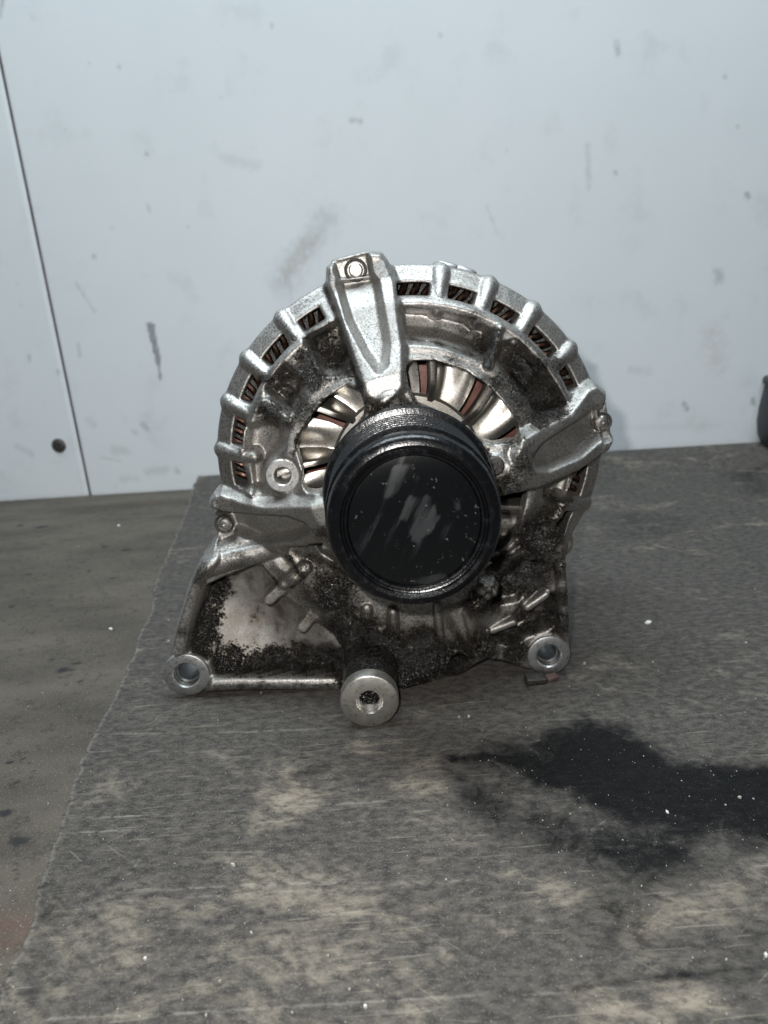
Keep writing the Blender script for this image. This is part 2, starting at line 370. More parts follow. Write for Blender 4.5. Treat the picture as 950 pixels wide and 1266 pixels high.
# wall of two painted panels with an open seam
def WP(px, py):
    v = ray(px, py); t = (YW - CAM[1]) / v[1]; p = CAM + t * v; return p[0], p[2]
seam_b, seam_t = WP(111, 612), WP(-14, 10)
wall = bpy.data.objects.new("wall", None); scene.collection.objects.link(wall); wall.location = (0, YW * MM, 0); tag(wall, kind='structure')
M_WALL = mat_wall()
def wall_marks(X, Z):
    mk = np.zeros(X.shape); wm = np.zeros(X.shape)
    def seg(pts, w, a, soft=1.0, to=0):
        nonlocal mk, wm
        n = vnoise(X, Z, 4.0, len(pts) + abs(int(pts[0][0])), 3)
        v = a * inside(sd_line([WP(*p) for p in pts], X, Z) - w + (n - .5) * w * 1.6, soft)
        if to: wm = np.maximum(wm, v)
        else: mk = np.maximum(mk, v)
    seg([(187, 403), (191, 425), (196, 447)], 2.6, 0.95, 0.8); seg([(196, 447), (199, 468)], 1.2, 0.8, 0.8)
    seg([(405, 270), (385, 300), (360, 330), (350, 350)], 8, 0.30, 8); seg([(385, 298), (352, 340)], 5, 0.35, 5, 1)
    seg([(280, 196), (318, 205)], 3, 0.20, 4); seg([(764, 55), (765, 66)], 2.2, 0.5, 1.2)
    seg([(726, 180), (729, 232)], 1.8, 0.26, 1.8); seg([(602, 255), (615, 288)], 1.0, 0.22, 1.0); seg([(756, 160), (757, 185)], 4, 0.16, 4, 1)
    seg([(922, 240), (926, 244)], 1.8, 0.65, 1.2); seg([(434, 148), (446, 150)], 1.5, 0.45, 1.2)
    seg([(94, 350), (118, 386)], 0.9, 0.30, 0.9); seg([(123, 565), (150, 570)], 0.8, 0.28, 0.9); seg([(184, 254), (186, 262)], 1.2, 0.3, 1)
    seg([(140, 556), (156, 558)], 2.8, 0.25, 3); seg([(182, 583), (205, 580)], 2.8, 0.28, 3); seg([(150, 592), (168, 591)], 2.2, 0.22, 3)
    seg([(176, 524), (182, 530)], 1.6, 0.4, 1.6); seg([(218, 580), (220, 583)], 1.8, 0.45, 1.5); seg([(165, 533), (168, 535)], 1.6, 0.3, 1.5)
    seg([(36, 440), (37, 446)], 1.1, 0.6, 1); seg([(72, 458), (73, 462)], 1.1, 0.4, 1); seg([(97, 425), (99, 440)], 1, 0.3, 1)
    seg([(888, 337), (890, 345)], 3.0, 0.40, 3); seg([(880, 410), (888, 450)], 6, 0.30, 7, 1); seg([(870, 425), (895, 425)], 3, 0.25, 4, 1)
    seg([(846, 500), (849, 506)], 1.6, 0.55, 1.3); seg([(931, 494), (932, 499)], 1.6, 0.6, 1.3); seg([(780, 457), (800, 460)], 2.5, 0.2, 3)
    seg([(728, 450), (735, 454)], 2, 0.25, 2.4); seg([(765, 529), (890, 526)], 1.5, 0.12, 3); seg([(858, 520), (870, 528)], 5, 0.18, 5, 1)
    seg([(22, 552), (40, 562)], 2.0, 0.25, 2); seg([(110, 520), (116, 525)], 2.5, 0.22, 2.5); seg([(0, 20), (3, 0)], 1.4, 0.5, 1.2)
    for px, py, r in [(147, 82, 1.5), (336, 31, 1.5), (110, 78, .8), (544, 43, 1.2), (761, 213, 1.5), (912, 156, 1.4), (626, 186, 1.2), (181, 190, 1.4), (40, 22, 1),
                      (273, 120, .8), (232, 280, 1.1), (138, 281, 1), (116, 317, 1.4), (896, 95, 1.5), (80, 160, .8), (21, 350, 1), (26, 377, .9), (143, 600, 1.2)]:
        seg([(px, py), (px + 1, py + 1)], r * .8, 0.5 if r > 1.2 else .3, 1.2)
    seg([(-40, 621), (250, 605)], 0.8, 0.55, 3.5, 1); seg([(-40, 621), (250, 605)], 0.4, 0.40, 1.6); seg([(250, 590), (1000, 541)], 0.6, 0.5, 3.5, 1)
    return mk, wm
def panel(name, x0, x1, z0, z1, edge, side, step):
    """edge(z) gives the x of the seam side; side is +1 when the seam is on the left"""
    zs = np.arange(z0, z1, step); xs = np.linspace(0, 1, int((x1 - x0) / step) + 2)
    U, Z = grid(xs, zs); e = edge(Z)
    X = e + (x1 - e) * U if side > 0 else x0 + (e - x0) * U
    mk, wm = wall_marks(X, Z); mk = mk * 0.72
    ylip = np.where((U < 1e-6) if side > 0 else (U > 1 - 1e-6), 1.4, 0.0)      # the edge turns back into the seam
    Yv = ylip + 0.5 * (vnoise(X, Z, 160, 5, 2) - .5)
    o = mesh_obj(name, np.stack([X.ravel(), Yv.ravel(), Z.ravel()], 1), grid_faces(*X.shape), M_WALL, wall,
                 attrs={"mark": mk.ravel(), "warm": wm.ravel()})
    return o
def seam_x(z): return seam_b[0] + (seam_t[0] - seam_b[0]) * (z - seam_b[1]) / (seam_t[1] - seam_b[1])
panel("panel", -700, 700, ZT + 0.2, 640, lambda z: seam_x(z) + 0.9, 1, 1.5)
panel("panel", -700, -300, ZT + 0.2, 640, lambda z: seam_x(z) - 0.9, -1, 1.5)
M_GAP = mat_plain("dark_seam", (0.10, 0.09, 0.10), (0.16, 0.14, 0.15), 100, 0.8)
zz = np.linspace(ZT + 0.2, 640, 40)
V = []; Fc = []
for z in zz: V += [(seam_x(z) - 2.2, 1.6, z), (seam_x(z) + 2.2, 1.6, z)]
for k in range(len(zz) - 1): Fc.append((2 * k, 2 * k + 1, 2 * k + 3, 2 * k + 2))
mesh_obj("seam_backing", V, Fc, M_GAP, wall)

# screw sunk into the wall
wx, wz = WP(73, 551)
scr = bpy.data.objects.new("wall_screw", None); scene.collection.objects.link(scr); scr.location = (wx * MM, YW * MM, wz * MM)
tag(scr, "small dark screw head sunk into the white wall beside the panel seam", "screw")
V, Fc = lathe([(0.01, 0.6), (1.0, 0.6), (1.05, 1.0), (3.2, 1.1), (4.2, 0.7), (4.4, 0.2), (4.4, -2)], 24)
mesh_obj("head", V, Fc, mat_metal("dull_screw", (0.16, 0.15, 0.15), 0.5), scr)
V, Fc = lathe([(4.3, 0.25), (5.2, 0.35), (5.8, 0.1), (5.8, -1)], 24)
mesh_obj("washer", V, Fc, mat_metal("dull_washer", (0.30, 0.29, 0.28), 0.5), scr)

# the rubber sheet: torn left edge, rides up the wall at the back
edge_px = [(-20, 1275), (0, 1231), (20, 1186), (34, 1150), (38, 1133), (47, 1097), (58, 1065), (69, 1040), (77, 1012), (85, 990), (100, 946), (109, 925), (120, 900),
           (134, 880), (145, 860), (155, 832), (165, 808), (174, 783), (188, 754), (194, 717), (199, 704), (212, 677), (224, 645), (240, 612)]
ep = np.array([T(*p, 0) for p in edge_px]); ep = np.vstack([[ep[0][0] - 8, -330], ep])
ey = np.concatenate([np.arange(-330, -150, 6), np.arange(-150, 20, 0.6), np.arange(20, YW - 8, 1.6), np.linspace(YW - 8, YW - 0.6, 6)])
ex = np.interp(ey, ep[:, 1], ep[:, 0])
g = np.random.default_rng(3)
ex = ex + (vnoise(ey, ey * 0, 5, 3, 4) - .5) * 2.6
us = np.concatenate([[0], np.cumsum(np.concatenate([np.full(int(330 / .75), 0.75), np.full(24, 12)]))])
U, Y = grid(us, ey); X = ex[None, :] + U
zr = WP(860, 551)[1]                               # height where the sheet meets the wall
Zm = np.clip(zr, 2, 16) * sstep(YW - 70, YW - 2, Y) ** 1.5
Zm = Zm + 0.9 * sstep(6, 0, U) * (vnoise(Y, Y * 0, 16, 9, 3) - 0.45) + 0.35 * (vnoise(X, Y, 45, 2, 3) - .5) * sstep(0, 12, U)
# keep the sheet flat where the alternator stands
Zm = np.where((Y < 80) & (U > 14) & (Y > -60), np.minimum(Zm, 0.0), Zm)
oil = np.zeros(X.shape); dust = np.zeros(X.shape); scr_ = np.zeros(X.shape)  # oil holds real stains plus painted shadows
def TT(pts): return [T(*p, 0) for p in pts]
wob = (vnoise(X, Y, 14, 21, 4) - .5)
s1 = sd_poly(TT([(556, 937), (575, 928), (610, 922), (655, 920), (690, 905), (725, 890), (760, 898), (800, 915), (830, 938), (870, 945), (912, 942), (950, 950), (1010, 955),
                 (1010, 1040), (950, 1048), (905, 1040), (850, 1045), (800, 1035), (745, 1018), (700, 985), (640, 965), (590, 955)]), X, Y) + wob * 14
oil = np.maximum(oil, 1.0 * inside(s1, 11))
s2 = sd_poly(TT([(545, 950), (620, 965), (690, 985), (780, 1010), (870, 1045), (880, 1085), (800, 1105), (720, 1080), (640, 1045), (570, 1005)]), X, Y) + wob * 10
oil = np.maximum(oil, 0.74 * inside(s2, 11)); oil = oil - 0.26 * inside(sd_poly(TT([(590, 970), (680, 985), (760, 1015), (720, 1035), (630, 1010)]), X, Y) + wob * 5, 6)
oil = np.maximum(oil, 0.85 * inside(sd_line(TT([(562, 938), (600, 934), (660, 940)]), X, Y) - 3.2 + wob * 4, 3.0))
s3 = sd_poly(TT([(720, 1095), (790, 1100), (830, 1170), (760, 1170), (715, 1140)]), X, Y) + wob * 9
oil = np.maximum(oil, 0.58 * inside(s3, 8))
oil = np.maximum(oil, 0.62 * inside(sd_line(TT([(712, 1222), (800, 1210), (960, 1195)]), X, Y) - 1.2 + wob * 2, 1.6))
oil = np.maximum(oil, 0.50 * inside(sd_poly(TT([(860, 1160), (960, 1150), (960, 1200), (900, 1200)]), X, Y) + wob * 8, 6))
for k in range(6):                                # a row of short dark rubs
    x0 = 556 + 17 * k; oil = np.maximum(oil, 0.40 * inside(sd_line(TT([(x0 + 10, 1128), (x0, 1180)]), X, Y) - 0.5 + wob * 1.2, 0.9))
oil = np.maximum(oil, 0.42 * inside(sd_line(TT([(330, 985), (375, 955), (410, 945)]), X, Y) - 1.5 + wob * 3, 2.5))
for a, b in [((880, 505), (960, 590)), ((760, 640), (900, 660))]: pass
oil = np.maximum(oil, 0.46 * inside(sd_poly(TT([(885, 585), (960, 570), (960, 615), (920, 612)]), X, Y) + wob * 10, 14))  # cast shadow of the black round part, painted into the oil mask
oil = np.maximum(oil, 0.36 * inside(sd_poly(TT([(755, 625), (860, 640), (850, 665), (745, 670)]), X, Y) + wob * 10, 12))  # shadow beside the alternator, painted as a faint darker band
oil = np.maximum(oil, 0.62 * inside(sd_poly(TT([(60, 1060), (30, 1175), (15, 1250), (60, 1245), (80, 1130)]), X, Y) + wob * 12, 5) * 0.75)
# dust smears; the near patch also paints in the flash's brightening
for pts, a, w in [([(40, 1266), (60, 1110), (330, 1060), (560, 1120), (540, 1266)], .50, 26), ([(690, 1266), (720, 1225), (860, 1230), (840, 1290)], .8, 7),
                  ([(330, 930), (440, 905), (560, 915), (540, 985), (400, 1020), (300, 1010)], .46, 10), ([(760, 1120), (870, 1075), (960, 1060), (960, 1150), (800, 1180)], .55, 10),
                  ([(560, 1130), (680, 1120), (690, 1180), (560, 1185)], .40, 6), ([(730, 790), (900, 770), (960, 800), (760, 820)], .28, 14),
                  ([(470, 930), (560, 960), (590, 1050), (480, 1030)], .36, 9), ([(600, 1050), (720, 1090), (700, 1120), (590, 1100)], .42, 6),
                  ([(130, 960), (250, 900), (330, 920), (220, 990)], .24, 10)]:
    dust = np.maximum(dust, a * inside(sd_poly(TT(pts), X, Y) + wob * 14, w))
dust += 0.16 * sstep(20, 200, Y)
for pts, a in [([(78, 1012), (260, 1004), (480, 990)], .6), ([(72, 1030), (300, 1020), (370, 1013)], .5), ([(60, 1260), (280, 1250), (560, 1232), (700, 1228)], .6),
               ([(150, 1102), (370, 1092), (560, 1090)], .4), ([(230, 1110), (480, 1096), (580, 1088)], .35), ([(120, 908), (300, 905), (420, 900)], .35),
               ([(475, 1095), (575, 1090)], .3), ([(420, 1255), (640, 1238)], .3), ([(735, 765), (790, 800)], -.5), ([(680, 890), (950, 880)], .25),
               ([(810, 1045), (950, 1020)], .3), ([(160, 1080), (175, 1060)], .5), ([(225, 1185), (250, 1210)], .4)]:
    m = inside(sd_line(TT(pts), X, Y) + wob * .8, 0.55 if a > 0 else 0.8)
    if a > 0: scr_ = np.maximum(scr_, a * m)
    else: oil = np.maximum(oil, 0.55 * m)
scr_ = np.maximum(scr_, 0.3 * sstep(1.2, 0.2, U))
nx, ny = X.shape
V = np.stack([X.ravel(), Y.ravel(), Zm.ravel()], 1)
Fg = grid_faces(nx, ny)
# cut edge: a skirt on the torn left side, down to the table
low = np.stack([X[0] + 0.25, Y[0], np.full(ny, ZT + 0.03)], 1)
nb = len(V); idx = np.arange(ny - 1)
sk = np.stack([nb + idx, idx, idx + 1, nb + idx + 1], 1)
V = np.vstack([V, low]); ext = lambda a, v: np.concatenate([a.ravel(), np.full(ny, v)])
mt = mesh_obj("rubber_mat", V, np.vstack([Fg, sk]), mat_mat(), attrs={"oil": ext(oil, .3), "dust": ext(dust, 0), "scratch": ext(scr_, 0.0)})
tag(mt, "large worn black rubber sheet with oil stain and dust covering the table", "mat")

# ------------------------------------------------------------------ the alternator
AX, AZ = 0.0, 86.4                                 # its axis
alt = bpy.data.objects.new("alternator", None); scene.collection.objects.link(alt)
tag(alt, "oily cast aluminium car alternator with black belt pulley standing on the rubber sheet", "alternator")

RES = 0.5
gx = np.arange(-92, 76, RES); gz = np.arange(-3, 166, RES); gd = np.arange(-21, 28.5, RES)
X, Z = grid(gx, gz)
RX, RZ = P(507, 561, -9)                            # ring centre
R = 0.5 * (P(740.5, 584, -9)[0] - P(272, 584, -9)[0]); KZ = (P(519, 325.5, -9)[1] - RZ) / R
r = np.hypot(X - RX, (Z - RZ) / KZ); ang = np.degrees(np.arctan2((Z - RZ) / KZ, X - RX))
rn = r / R * 70
h = np.interp(rn, [0, 30, 34, 40, 47, 52, 57, 59.5, 62, 66, 71, 90], [22, 22, 20.5, 14, 8.5, 6, 4.2, 2.5, 0.5, -3.6, -7, -9])
def poly(px, d): return sd_poly(PP(px, d), X, Z)
def line(px, d): return sd_line(PP(px, d), X, Z)
def circ(px, py, d, rad): x, z = P(px, py, d); return np.hypot(X - x, Z - z) - rad
def setto(H, sd, w):
    global h; k = inside(sd, w); h = h * (1 - k) + H * k
def addto(a, sd, w):
    global h; h = h + a * inside(sd, w)
def ridge(a, dist, w):
    """rounded rib of half width w and height a"""
    global h; t = np.clip(1 - (dist / w) ** 2, 0, 1); h = h + a * np.sqrt(t) * sstep(0, .35, t)

# shoulder: crest rings beside the slots and beside the openings
h += 1.6 * np.exp(-((rn - 57.5) / 1.8) ** 2) + 1.5 * np.exp(-((rn - 43.5) / 2.2) ** 2)
# shoulder pockets
addto(-9.4, poly([(496, 384), (537, 387), (584, 399), (606, 410), (604, 428), (597, 440), (584, 437), (543, 422), (500, 418)], 5), 1.5)
addto(2.6, poly([(497, 407), (543, 411), (590, 427), (597, 440), (584, 437), (543, 422), (500, 418)], 3), 1.0)
addto(-8.0, poly([(622, 426), (638, 424), (676, 466), (697, 498), (660, 514), (644, 480), (614, 446)], 5), 1.6)
ridge(3.0, line([(617, 407), (600, 448)], 6), 2.0)
addto(-8.0, poly([(378, 420), (420, 398), (432, 440), (424, 458), (402, 458)], 5), 1.6)
addto(3.0, poly([(382, 430), (405, 448), (400, 462), (390, 450)], 5), 1.5)
addto(-7.2, poly([(330, 480), (352, 452), (376, 474), (358, 506)], 5), 1.6)
ridge(3.2, line([(330, 500), (356, 512)], 6), 2.8); ridge(2.0, line([(342, 480), (362, 492)], 6), 2.2)
addto(-6.5, poly([(306, 530), (345, 520), (352, 545), (330, 570), (322, 606), (296, 606)], 5), 1.8)
ridge(1.8, line([(300, 540), (308, 606)], 4), 2.2)
addto(-8.0, poly([(672, 600), (711, 583), (714, 597), (709, 620), (686, 617), (673, 610)], 5), 1.4)
addto(-6.5, poly([(666, 652), (700, 645), (700, 690), (682, 694), (655, 676)], 5), 1.8)
ridge(4.0, line([(648, 682), (684, 700)], 6), 2.4); addto(1.8, circ(662, 665, 5, 2.2), 1.5)

# lower bracket mass
mass = poly([(270, 672), (246, 694), (233, 722), (221, 762), (204, 815), (215, 860), (258, 856), (300, 853), (392, 853), (404, 857), (430, 862), (455, 880), (493, 872),
             (523, 852), (548, 840), (570, 838), (589, 825), (604, 817), (626, 822), (652, 831), (690, 838), (708, 811), (706, 762), (703, 707), (704, 640),
             (600, 600), (400, 600), (330, 650)], 2)
setto(np.maximum(h, 2.5), mass, 2.0)
setto(np.maximum(h, 7.0), poly([(345, 705), (380, 750), (425, 790), (432, 846), (500, 860), (585, 812), (606, 760), (600, 700), (400, 690)], 6), 5.0)
# left triangle pocket with its floor, stiff bars and stub ribs
xl, zl = P(297, 783, -8)
sq = -(X - xl) * 0.73 - (Z - zl) * 0.68
floor = -9.0 - 0.22 * (X - xl) - 0.46 * (Z - zl) + 0.026 * sq * sq + 0.8 * (vnoise(X, Z, 11, 4, 2) - .5)
floor = smin(smax(floor, np.full_like(floor, -16.5), 3.0), np.full_like(floor, -1.0), 3.0)
pocket = poly([(257, 724), (280, 713), (318, 698), (324, 700), (341, 721), (352, 736), (375, 755), (391, 768), (418, 787), (426, 800), (424, 831), (327, 832), (268, 832),
               (262, 815), (240, 806), (236, 795), (243, 765), (252, 735)], 1)
setto(floor, pocket, 1.0)
ridge(4.0, line([(262, 684), (245, 704), (236, 735), (227, 775), (219, 808)], 2), 4.2)
ridge(4.0, line([(250, 702), (285, 690), (318, 682), (345, 672)], 2), 4.4)
ridge(2.6, line([(262, 845), (330, 843), (420, 844)], 2), 3.8)
for a, b in [((334, 739), (352, 722)), ((375, 773), (392, 752))]:
    sd = line([a, b], 2) - 2.7; setto(np.maximum(h, 4.6), sd, 1.0)
ridge(2.4, line([(352, 722), (378, 700)], 6), 2.8)
ridge(3.4, line([(486, 757), (488, 784)], 9), 2.2); ridge(1.6, line([(454, 755), (450, 790)], 9), 2.2)
ridge(2.0, line([(541, 750), (545, 790), (548, 825)], 9), 1.8); addto(-3.5, poly([(550, 756), (575, 748), (600, 790), (606, 812), (585, 815), (566, 790)], 8), 2.0)
ridge(1.8, line([(600, 740), (578, 760), (590, 800), (612, 815)], 6), 2.0)
# right pocket with two ribs
addto(-8.5, poly([(672, 729), (686, 738), (687, 768), (676, 778), (652, 786), (633, 798), (609, 791), (603, 779), (636, 763), (648, 750)], 3), 1.5)
for a, b in [((609, 779), (635, 769)), ((652, 751), (675, 735))]:
    sd = line([a, b], 2) - 2.0; setto(np.maximum(h, 3.4), sd, 1.1)
ridge(4.2, line([(610, 709), (628, 696), (645, 676)], 10), 2.6); addto(-3.0, poly([(622, 712), (650, 690), (676, 702), (668, 722), (640, 748), (612, 752)], 6), 1.4)
ridge(3.0, line([(694, 700), (697, 740), (698, 785)], 3), 2.8)
# spokes: U-shaped walls running from the bolt tabs to the hub
Hs = np.interp(rn, [28, 36, 46, 58, 66, 72], [23.5, 22, 15, 7.5, 1.0, -1.5])
SP = [([(402, 330), (401, 353), (417, 387), (432, 431), (443, 458), (452, 482), (475, 492), (498, 470), (499, 423), (493, 378), (491, 349), (481, 322), (473, 311), (455, 309), (414, 320)], 6,
       [(418, 352), (432, 396), (453, 434), (467, 452), (475, 446), (478, 423), (472, 387), (466, 349), (459, 341), (420, 346)], 8,
       [(411, 323), (455, 311), (460, 342), (419, 347)]),
      ([(255, 622), (263, 611), (300, 617), (330, 616), (375, 606), (412, 598), (412, 655), (398, 660), (365, 668), (321, 684), (263, 678), (268, 640), (254, 634)], 4,
       [(264, 641), (284, 640), (322, 634), (360, 629), (381, 633), (387, 642), (365, 655), (321, 670), (290, 664), (272, 672)], 5,
       [(262, 641), (284, 640), (292, 664), (271, 673)]),
      ([(622, 545), (632, 527), (660, 517), (700, 505), (729, 480), (742, 476), (757, 488), (757, 500), (748, 512), (756, 540), (768, 548), (760, 562), (726, 576), (690, 585), (650, 593), (610, 594)], 4,
       [(745, 508), (701, 523), (660, 541), (649, 553), (654, 566), (670, 570), (717, 560), (752, 542)], 5,
       [(740, 506), (754, 503), (760, 542), (744, 544)])]
tabs = []
for op_, d1, ip, d2, tp in SP:
    so = poly(op_, d1); setto(np.maximum(Hs + 1.5, h), so, 1.6)
    si = poly(ip, d2); addto(-7.5, si, 1.5)
    st = poly(tp, -2); setto(-4.5, st, 0.8); tabs.append((tp, st))
# small threaded boss on the left
setto(11.0, circ(349.5, 588, 10, 6.6), 1.2)
# screw bosses beside the pulley
addto(1.5, circ(484, 502, 22, 4.8), 0.8); addto(1.5, circ(612, 577, 22, 4.8), 0.8)
# radial bars across the slots, each ending in a rounded nub
def angle_of(px, py, d=-3):
    x, z = P(px, py, d); return math.degrees(math.atan2((z - RZ) / KZ, x - RX))
bars = [angle_of(*p) for p in [(347, 392), (306, 446), (280, 499), (268, 558), (545, 344), (601.6, 363), (658, 388), (699.5, 438), (742, 630)]]
kk = R / 70
def pol(a, rr): return RX + rr * kk * math.cos(math.radians(a)), RZ + rr * kk * KZ * math.sin(math.radians(a))
outline = np.hypot(X - RX, (Z - RZ) / KZ) - R
for a in bars:
    dl = sd_line([pol(a, 55), pol(a, 68.6)], X, Z)
    Hb = np.interp(rn, [55, 60, 66, 71], [5.0, 3.4, -0.8, -5.0])
    k = np.clip(1 - (dl / (3.6 * kk)) ** 2, 0, 1)
    h = np.where(k > 0, np.maximum(h, (Hb + 9) * k ** 0.4 - 9), h)
    outline = smin(outline, sd_line([pol(a, 60), pol(a, 68.6)], X, Z) - 2.6, 1.6)
# lugs and the long boss
LL = (230.5, 835, 4, 9.2); LR = (679, 811, 4, 8.5)
for px, py, d, rad in (LL, LR):
    c = circ(px, py, d, rad); setto(3.0, c, 0.7)
bx, bz = P(457, 866, 31); bz = 10.55
BR = 10.3
cb = np.hypot(X - bx, Z - bz) - BR; setto(26.4, cb + 0.3, 0.8)
h += 0.22 * (vnoise(X, Z, 5, 11, 3) - .5)

# outline = ring + tabs + bracket, minus openings, slots and bores
for op_, d1, ip, d2, tp in SP: outline = smin(outline, sd_poly(PP(op_, d1 - 5), X, Z), 1.2)
for tp, st in tabs: outline = np.minimum(outline, st - .6)
outline = smin(outline, mass, 1.0)
for px, py, d, rad in (LL, LR): outline = smin(outline, circ(px, py, d, rad), 1.5)
outline = np.minimum(outline, cb + 0.25)
outline = smin(outline, poly([(700, 668), (712, 664), (717, 676), (715, 690), (703, 700)], 0), 1.0)
W = [poly([(501, 452), (509, 445), (537, 445), (575, 457), (606, 479), (631, 508), (639, 527), (634, 538), (606, 542), (590, 536), (560, 513), (515, 494), (504, 474)], 12),
     poly([(429, 474), (445, 479), (451, 496), (450, 508), (429, 542), (417, 568), (410, 588), (398, 601), (382, 604), (374, 595), (376, 578), (367, 552), (373, 534), (387, 511), (405, 490)], 12),
     poly([(605, 606), (628, 599), (650, 596), (650, 615), (645, 636), (641, 657), (634, 671), (618, 688), (590, 690), (590, 620)], 12),
     poly([(384, 665), (400, 660), (440, 655), (440, 720), (413, 695), (398, 686)], 10)]
# the boss keeps its wall where it overlaps the left opening
W[1] = np.maximum(W[1], -circ(349.5, 588, 10, 7.0))
def slot(a0, a1, r0=59.4, r1=63.8):
    am = 0.5 * (a0 + a1); dang = np.abs((ang - am + 180) % 360 - 180) - abs(a1 - a0) / 2
    return np.maximum(np.maximum(rn - r1, r0 - rn) * kk, dang * math.pi / 180 * 62 * kk)
B = bars; hw = 2.9
for a0, a1 in [(B[0] - 14.5 + 3.5, B[0] - hw), (B[0] + hw, B[1] - hw), (B[1] + hw, B[2] - hw), (B[2] + hw, B[3] - hw), (B[3] + hw, B[3] + 11.5),
               (B[4] + hw, 92.0), (B[5] + hw, B[4] - hw), (B[6] + hw, B[5] - hw), (B[7] + hw, B[6] - hw), (21.5, B[7] - hw), (B[8] + hw, -5.5), (B[8] - 11, B[8] - hw)]:
    W.append(slot(a0, a1))
for w in W: outline = smax(outline, -w, 1.2)
for px, py, d, rad in (LL, LR): outline = np.maximum(outline, -circ(px, py, d, rad * 0.56))
outline = np.maximum(outline, -circ(349.5, 588, 11, 3.4))
hole = circ(567, 817, 6, 3.2); setto(-4.0, hole, 0.7); ridge(0.8, np.abs(hole - 1.0), 0.9)
outline = np.maximum(outline, -(np.hypot(X - AX, Z - AZ) - 14))
hb = np.where(rn < 50, np.maximum(h - 7.5, -15), -15.0); hb = np.where(mass < -3, np.where(rn < 46, hb, -15.0), hb)
hb = np.where(mass < 1.5, np.where(rn > 62, -20.0, hb), hb)

# dirt and painted crease shade: blobs where the photograph shows crust, brown varnish where it shows oil film
grime_shade = np.full(X.shape, 0.10); brown = np.full(X.shape, 0.12)
for px, py, rr, a in [(385, 455, 9, .50), (400, 425, 8, .50), (352, 475, 8, .42), (420, 440, 8, .50), (335, 510, 7, .45), (370, 500, 8, .42), (450, 505, 8, .48), (485, 500, 8, .55),
                      (650, 470, 11, .62), (670, 500, 10, .60), (640, 440, 7, .5), (600, 430, 6, .48), (580, 400, 6, .35), (620, 520, 7, .50), (640, 555, 6, .55), (625, 580, 8, .42),
                      (690, 450, 5, .40), (560, 440, 4, .38), (615, 470, 5, .46),
                      (665, 660, 12, .66), (645, 710, 14, .66), (690, 700, 8, .42), (600, 740, 10, .55), (700, 740, 6, .5), (670, 640, 8, .5), (694, 770, 7, .55), (690, 625, 6, .35),
                      (410, 728, 12, .52), (432, 775, 12, .60), (470, 800, 14, .66), (520, 810, 15, .68), (500, 840, 14, .72), (560, 815, 12, .64), (450, 830, 12, .78), (548, 800, 7, .45),
                      (600, 800, 9, .52), (640, 810, 7, .52), (425, 705, 9, .52), (385, 690, 8, .36), (424, 800, 6, .68),
                      (300, 690, 6, .33), (244, 715, 5, .33), (250, 700, 5, .33), (228, 780, 3.5, .34), (390, 655, 6, .48), (405, 640, 5, .5), (630, 770, 5, .35), (660, 775, 7, .45)]:
    x, z = P(px, py, 5); q = a * 1.10 * np.exp(-((((X - x) ** 2 + (Z - z) ** 2) / (rr * 1.0) ** 2) ** 1.4)); grime_shade = np.maximum(grime_shade, q)
for px, py, rr, a in [(345, 760, 18, .9), (290, 735, 13, .8), (305, 795, 18, .7), (380, 690, 14, .8), (250, 690, 10, .5), (320, 600, 20, .35), (540, 400, 12, .35), (690, 560, 12, .35), (560, 780, 14, .8), (480, 780, 16, .8), (700, 600, 12, .5), (650, 760, 10, .5), (300, 560, 14, .3)]:
    x, z = P(px, py, 5); brown = np.maximum(brown, a * np.exp(-(((X - x) ** 2 + (Z - z) ** 2) / rr ** 2)))
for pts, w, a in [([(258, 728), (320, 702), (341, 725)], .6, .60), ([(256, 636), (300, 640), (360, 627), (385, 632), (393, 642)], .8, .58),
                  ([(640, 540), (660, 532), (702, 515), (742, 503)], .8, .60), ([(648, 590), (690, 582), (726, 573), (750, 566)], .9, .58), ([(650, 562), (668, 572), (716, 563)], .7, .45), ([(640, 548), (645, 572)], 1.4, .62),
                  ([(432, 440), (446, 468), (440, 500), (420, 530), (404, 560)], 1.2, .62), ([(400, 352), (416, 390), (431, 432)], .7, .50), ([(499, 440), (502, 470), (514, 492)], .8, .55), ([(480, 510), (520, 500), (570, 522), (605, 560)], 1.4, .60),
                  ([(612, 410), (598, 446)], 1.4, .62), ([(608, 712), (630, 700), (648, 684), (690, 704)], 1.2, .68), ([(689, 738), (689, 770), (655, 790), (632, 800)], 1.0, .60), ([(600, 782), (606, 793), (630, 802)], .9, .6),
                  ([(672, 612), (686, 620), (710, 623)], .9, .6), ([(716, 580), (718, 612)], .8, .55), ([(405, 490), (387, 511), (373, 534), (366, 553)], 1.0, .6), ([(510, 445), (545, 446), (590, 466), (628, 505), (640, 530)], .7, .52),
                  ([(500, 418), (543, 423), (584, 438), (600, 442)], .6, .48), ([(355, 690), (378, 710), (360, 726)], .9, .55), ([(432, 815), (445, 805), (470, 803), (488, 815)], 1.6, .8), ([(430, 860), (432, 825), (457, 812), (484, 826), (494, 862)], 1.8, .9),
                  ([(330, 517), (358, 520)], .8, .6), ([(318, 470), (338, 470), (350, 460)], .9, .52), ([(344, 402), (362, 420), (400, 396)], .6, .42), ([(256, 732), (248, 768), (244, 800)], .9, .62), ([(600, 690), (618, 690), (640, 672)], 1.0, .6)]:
    q = a * 1.1 * inside(sd_line(PP(pts, 6), X, Z) - w + (vnoise(X, Z, 3, 77, 3) - .5) * 2.0, 1.6); grime_shade = np.maximum(grime_shade, q)  # crease lines: oil, plus painted shade outlining the relief
for op_, d1, ip, d2, tp in SP: grime_shade = grime_shade * (1 - 0.72 * inside(poly(op_, d1) + 1.0, 1.5) * sstep(34, 44, rn))
